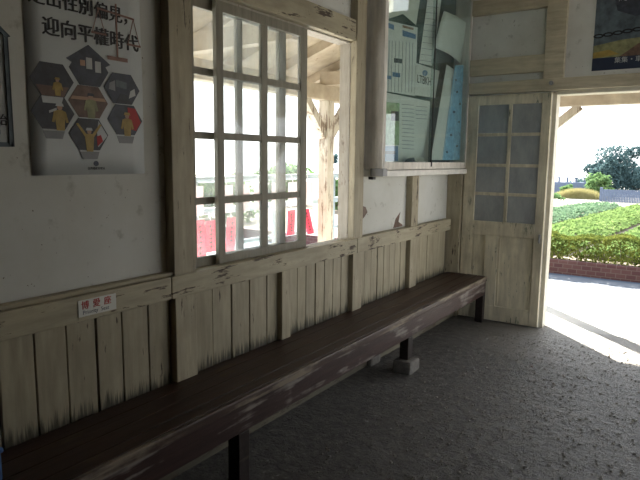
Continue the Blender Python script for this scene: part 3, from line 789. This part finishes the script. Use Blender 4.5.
def porch_post(x, y, braces, label, foot=1.50, reach=.62):
    e = empty('porch_post', (x, y, 0)); tag(e, label, 'post')
    b = MB(); b.box(x - .06, x + .06, y - .06, y + .06, -.01, 2.10, .006); b.box(x - .075, x + .075, y - .075, y + .075, -.01, .12, .01); b.build('shaft', M['porchpost'], e)
    for (dx, dy) in braces:
        q = MB(); q.beam((x + dx * .05, y + dy * .05, foot), (x + dx * reach, y + dy * reach, 2.10), .075, .085, bev=.004); q.build('brace', M['porchpost'], e)
    return e
porch_post(-3.4, 5.14, [(0, 1), (0, -1)], 'weathered cream porch post with two braces outside the open window end', 1.74, .40)
porch_post(-3.4, 2.55, [(0, 1), (0, -1)], 'porch post behind the dusty window sashes', 1.74, .40)
porch_post(-3.4, 6.87, [(1, 0), (0, -1)], 'porch post at the corner of the porch')
porch_post(-2.0, 6.87, [(1, 0)], 'porch post whose brace shows at top left of the doorway', 1.53, .74)
porch_post(1.3, 6.87, [(-1, 0), (1, 0)], 'porch post right of the doorway, outside the picture')

# railing between the posts with hanging plaques
XRL = -3.55
rl = empty('railing', (XRL, 3.8, 0)); tag(rl, 'grey-blue steel pipe railing outside the window', 'railing')
for z, r in ((1.32, .028), (1.05, .03), (.74, .022)):
    b = MB(); b.tube((XRL, -1, z), (XRL, 8.0, z), r); b.build('rail', M['steel'], rl, True)
for y in (.6, 2.0, 3.41, 4.45, 5.52, 6.3, 7.0):
    b = MB(); b.tube((XRL, y, GZ), (XRL, y, 1.32), .022); b.build('upright', M['steel'], rl, True)
ORD = ['first', 'second', 'third', 'fourth', 'fifth', 'sixth', 'seventh', 'eighth', 'ninth', 'tenth', 'eleventh', 'twelfth', 'thirteenth', 'fourteenth']
def plaque(y, ztop, h, w, lean, mat, label, group, strokes):
    e = empty('hanging_plaque', (XRL + .05, y, ztop)); tag(e, label, 'plaque', group)
    x = XRL + .055
    b = MB(); b.slab([(x, y - w / 2 + lean, ztop - h), (x, y + w / 2 + lean, ztop - h), (x, y + w / 2, ztop), (x, y - w / 2, ztop)], (.008, 0, 0)); b.build('board', mat, e)
    b = MB(); b.tube((x + .004, y, ztop - .002), (XRL + .037, y, ztop + .07), .004, n=6); b.build('cord', M['white_frame'], e)
    if strokes:
        b = MB()
        for i in range(6):
            zz = ztop - h * (.12 + .13 * i); yy = y + lean * (.12 + .13 * i) + random.uniform(-.01, .01)
            b.box(x + .008, x + .0092, yy - .02, yy + .02, zz - .018, zz - .010); b.box(x + .008, x + .0092, yy - .004, yy + .004, zz - .034, zz)
        b.build('writing', M['ink'], e)
low = [3.385, 3.52, 3.78, 4.66, 4.90]
for i, y in enumerate(low):
    plaque(y, .985 + random.uniform(-.01, .01), (.34, .27, .3, .25, .27)[i], .115, (-.0 if i < 0 else .10 if i == 4 else random.uniform(-.03, .03)), M['plaque'],
           'red hanging plaque with black writing on the middle rail, %s from the left' % ORD[i], 'red plaques on the middle rail', True)
upr = [3.36, 3.72, 3.94, 4.16, 4.42, 4.68, 4.95]
for i, y in enumerate(upr):
    plaque(y, 1.27, .24, .15, 0, M['plaque_sunlit'], 'sunlit pink hanging plaque on the top rail, %s from the left' % ORD[i], 'sunlit plaques on the top rail', False)

# ------------------------------------------------------------------ outdoors: ground, kerb, hedge, vegetables, trees
b = MB(); b.box(-60, 40, -12, 60, -.5, -.13); b = struct('ground', b, M['sand'])
b = MB(); b.box(-40, 40, 7.25, 8.2, -.14, GZ); struct('road', b, M['road'])
b = MB(); b.box(-40, -3.75, -12, 7.25, -.14, GZ - .01); struct('platform', b, M['concrete'])
b = MB(); b.box(XR + .13, 30, -12, 5.49, -.14, GZ - .01); b.box(4, 30, 5.49, 7.25, -.14, GZ - .01); struct('forecourt', b, M['concrete'])
b = MB(); b.box(-40, 40, 8.2, 8.34, -.14, GZ - .006); struct('gutter', b, M['gutter'])
b = MB(); b.box(-12, 12, 8.34, 8.5, -.14, .165, .01); o = struct('brick_kerb', b, M['brick'])
b = MB(); b.box(-12, 12, 8.5, 8.98, -.14, .12); b.box(-12, 12, 8.98, 20.6, -.14, .10); struct('garden_soil', b, M['soil'])

def leaves(name, pts, size, mat, parent=None, flat=0.0):
    verts = []; faces = []
    for p in pts:
        s = size * random.uniform(.6, 1.25)
        n_ = Vector((random.gauss(0, 1), random.gauss(0, 1), random.gauss(0, 1) + flat)).normalized()
        t = n_.cross(Vector((random.gauss(0, 1), random.gauss(0, 1), random.gauss(0, 1)))).normalized(); u = n_.cross(t)
        i = len(verts)
        verts += [p - t * s, p + u * s * .45 + n_ * s * .12, p + t * s, p - u * s * .45 + n_ * s * .12]
        faces.append((i, i + 1, i + 2, i + 3))
    me = bpy.data.meshes.new(name); me.from_pydata([tuple(v) for v in verts], [], faces)
    return new_obj(name, me, mat, parent)
hd = empty('hedge', (0, 8.75, .12)); tag(hd, 'clipped yellow-green hedge on the brick kerb across the road', 'hedge')
pts = []
for i in range(26000):
    x = random.uniform(-5, 3); y = 8.41 + random.random() * .46
    top = .49 + .025 * math.sin(x * 5) + .02 * math.sin(x * 13 + 1)
    if random.random() < .45: z = top - abs(random.gauss(0, .02))
    elif random.random() < .75: z = random.uniform(.14, top); y = 8.42 + abs(random.gauss(0, .03))
    else: z = random.uniform(.15, top)
    pts.append(Vector((x, y, z)))
leaves('foliage', pts, .026, M['hedge'], hd, .6)
for i in range(30):
    b = MB(); x = -5 + i * .27 + random.uniform(-.03, .03); y = random.uniform(8.6, 8.75)
    b.tube((x, y, .1), (x + random.uniform(-.06, .06), y, .42), .009, .004, 5)
    b.build('stem', M['trunk'], hd)

def furrow(k, y):  # x of furrow k at distance y
    base = {0: -4.55, 1: -3.0, 2: -1.52, 3: .0, 4: 1.5, 5: 3.0}[k]
    return base + (.115 - .02 * k) * (y - 11.0)
for k in range(5):
    e = empty('vegetable_bed', ((furrow(k, 15) + furrow(k + 1, 15)) / 2, 15, .1))
    lab = ['blue-green vegetable bed furthest left in the garden', 'bright green vegetable bed running back from behind the hedge middle', 'bright green vegetable bed at the right picture edge', 'vegetable bed hidden right of the doorway', 'outermost vegetable bed far right of the doorway'][k]
    tag(e, lab, 'vegetable bed')
    b = MB(); b.slab([(furrow(k, 9.1) + .12, 9.1, .09), (furrow(k + 1, 9.1) - .12, 9.1, .09), (furrow(k + 1, 20) - .12, 20, .09), (furrow(k, 20) + .12, 20, .09)], (0, 0, .06)); b.build('soil', M['soil'], e)
    pts = []
    for i in range(9000 if k < 3 else 3000):
        y = 9.1 + 10.9 * random.random() ** 1.2; a, c = furrow(k, y) + .10, furrow(k + 1, y) - .10
        u = random.random(); x = a + (c - a) * u
        prof = min(1, 6 * u, 6 * (1 - u)); clump = .5 + .5 * math.sin(y * 16) * math.sin((u) * 9 * math.pi)
        pts.append(Vector((x, y, .15 + .13 * prof * random.random() ** .5 * (.6 + .5 * clump))))
    leaves('foliage', pts, .055, M['crop_blue'] if k == 0 else M['crop'], e, 1.2)

# low parapet, straw grass, dark fence and trees at the back
pp = empty('parapet', (-7.5, 31, 0)); tag(pp, 'distant low blue-grey parapet wall with white posts along its top', 'wall')
b = MB(); b.box(-16, -4.9, 31.0, 31.3, -.14, .50, .02); b.build('wall_body', M['parapet'], pp)
for i in range(24):
    q = MB(); q.box(-14.5 + i * .4, -14.42 + i * .4, 31.1, 31.2, .50, .70); q.box(-14.53 + i * .4, -14.39 + i * .4, 31.08, 31.22, .70, .75); q.build('post', M['parapet'], pp)
def bush(name, x, y, w, h, d, num, size, mat, label, cat, base=-.1, trunk=False, flat=0.0):
    e = empty(name, (x, y, base)); tag(e, label, cat)
    pts = []
    lobes = [(random.uniform(-.75, .75), random.uniform(-.6, .6), random.uniform(.05, .82), random.uniform(.16, .40)) for _ in range(26)]
    lobes = [(a * (1.15 - c * .75), b_, c, r) for a, b_, c, r in lobes]
    for i in range(num):
        lx, ly, lz, lr = random.choice(lobes)
        v = Vector((random.gauss(0, 1), random.gauss(0, 1), random.gauss(0, 1))).normalized() * lr * random.uniform(.3, 1.0) ** .5
        if random.random() < .3: v *= random.uniform(1.0, 1.6)
        p = Vector((x + (lx + v.x) * w / 2, y + (ly + v.y) * d / 2, base + max(.02, (lz + v.z * .5)) * h))
        pts.append(p)
    leaves('foliage', pts, size, mat, e, flat)
    b = MB(); b.tube((x, y, base), (x, y, base + h * .5), .05 * h, .02 * h, 8)
    for q in range(5):
        lx, ly, lz, lr = lobes[q]; b.tube((x, y, base + h * .3), (x + lx * w / 2, y + ly * d / 2, base + lz * h), .02 * h, .008 * h, 6)
    b.build('trunk', M['trunk'], e)
    return e
bush('tree', -4.2, 34, 4.2, 2.62, 2.2, 11000, .085, M['tree'], 'tallest dark hazed blue-green tree left of the far fence end', 'tree')
bush('tree', -2.3, 37, 3.8, 2.7, 2.2, 10000, .085, M['tree'], 'dark round tree behind the fence at the right picture edge', 'tree')
bush('tree', 1.6, 33.5, 2.8, 2.5, 2.2, 2500, .11, M['tree'], 'dark tree behind the fence, hidden right of the picture edge', 'tree')
bush('shrub', -4.55, 30.2, 1.5, 1.2, 1.2, 2200, .08, M['bush'], 'mid green shrub at the foot of the tallest tree', 'shrub')
bush('shrub', -5.75, 29.6, .8, .55, 1.0, 1500, .07, M['bush'], 'low green shrub in front of the parapet wall', 'shrub')
bush('shrub', -5.75, 26.0, 1.2, .30, 1.0, 1500, .06, M['bush'], 'low shrub beside the door edge, left of the straw grass', 'shrub')
gr = empty('straw_grass', (-4.95, 28.2, 0)); tag(gr, 'clump of tall yellow straw grass before the parapet', 'grass')
verts = []; faces = []
for i in range(5000):
    x = -4.95 + random.gauss(0, .42); y = 28.2 + random.uniform(-.4, .4); h = random.uniform(.12, .38) * max(.3, 1 - ((x + 4.95) / 1.3) ** 2); lx = random.uniform(-.12, .12); k = len(verts)
    verts += [(x - .012, y, -.12), (x + .012, y, -.12), (x + lx, y + random.uniform(-.1, .1), h)]; faces.append((k, k + 1, k + 2))
me = bpy.data.meshes.new('blades'); me.from_pydata(verts, [], faces); new_obj('blades', me, M['straw'], gr)
fe = empty('fence', (-2, 26.5, 0)); tag(fe, 'dark blue-grey picket fence behind the vegetable garden', 'fence')
b = MB()
for z in (.08, .28): b.box(-3.9, 3, 26.9, 26.94, z, z + .05)
for i in range(115): b.box(-3.9 + i * .06, -3.848 + i * .06, 26.86, 26.9, -.13, .38)
b.build('picket_panel', M['parapet'], fe)
for i in range(5):
    q = MB(); q.box(-3.93 + i * 1.7, -3.83 + i * 1.7, 26.9, 27.0, -.14, .46); q.build('post', M['parapet'], fe)
# greenery beyond the railing
bush('shrub', -11.5, 14.8, 2.4, 1.55, 2.0, 2200, .09, M['bush'], 'pale green bush far beyond the railing, left of the porch post', 'shrub')
bush('conifer', -11.2, 17.2, .8, 2.0, .8, 1500, .08, M['tree'], 'narrow dark conifer far beyond the railing, right of the porch post', 'tree')
bush('shrub', -8.6, 13.9, 2.2, 1.25, 1.6, 2600, .08, M['bush'], 'green bush beyond the railing at the open window end', 'shrub')
bush('shrub', -9.5, 9.8, 2.6, 1.35, 1.6, 2200, .08, M['bush'], 'green bush beyond the railing behind the dusty panes', 'shrub')

# ------------------------------------------------------------------ light
w = bpy.data.worlds.new('world'); S.world = w; w.use_nodes = True
nt = w.node_tree
for q in list(nt.nodes): nt.nodes.remove(q)
wo = nt.nodes.new('ShaderNodeOutputWorld'); bg = nt.nodes.new('ShaderNodeBackground')
tc = nt.nodes.new('ShaderNodeTexCoord'); sp = nt.nodes.new('ShaderNodeSeparateXYZ'); L(nt, tc.outputs['Generated'], sp.inputs[0])
c = mixc(nt, ramp(nt, sp.outputs['Z'], .0, .8), (1.0, 1.0, 1.0), (.72, .84, 1.0))
L(nt, c, bg.inputs[0]); bg.inputs[1].default_value = 1.0
L(nt, bg.outputs[0], wo.inputs[0])
sd = bpy.data.lights.new('sun', 'SUN'); sd.energy = 10.0; sd.angle = math.radians(.6); sd.color = (1, .95, .86)
so = bpy.data.objects.new('sun', sd); COL.objects.link(so)
el = math.radians(33); az = Vector((.70, -.714, 0)).normalized()
dirv = Vector((az.x * math.cos(el), az.y * math.cos(el), -math.sin(el)))
so.rotation_euler = dirv.to_track_quat('-Z', 'Y').to_euler()

S.view_settings.view_transform = 'Standard'
S.view_settings.look = 'None'
S.view_settings.gamma = 1.0
S.view_settings.use_curve_mapping = False
S.view_settings.exposure = 2.0
S.cycles.use_denoising = True
S.cycles.max_bounces = 12; S.cycles.diffuse_bounces = 8; S.cycles.transparent_max_bounces = 16
S.cycles.caustics_reflective = False; S.cycles.caustics_refractive = False
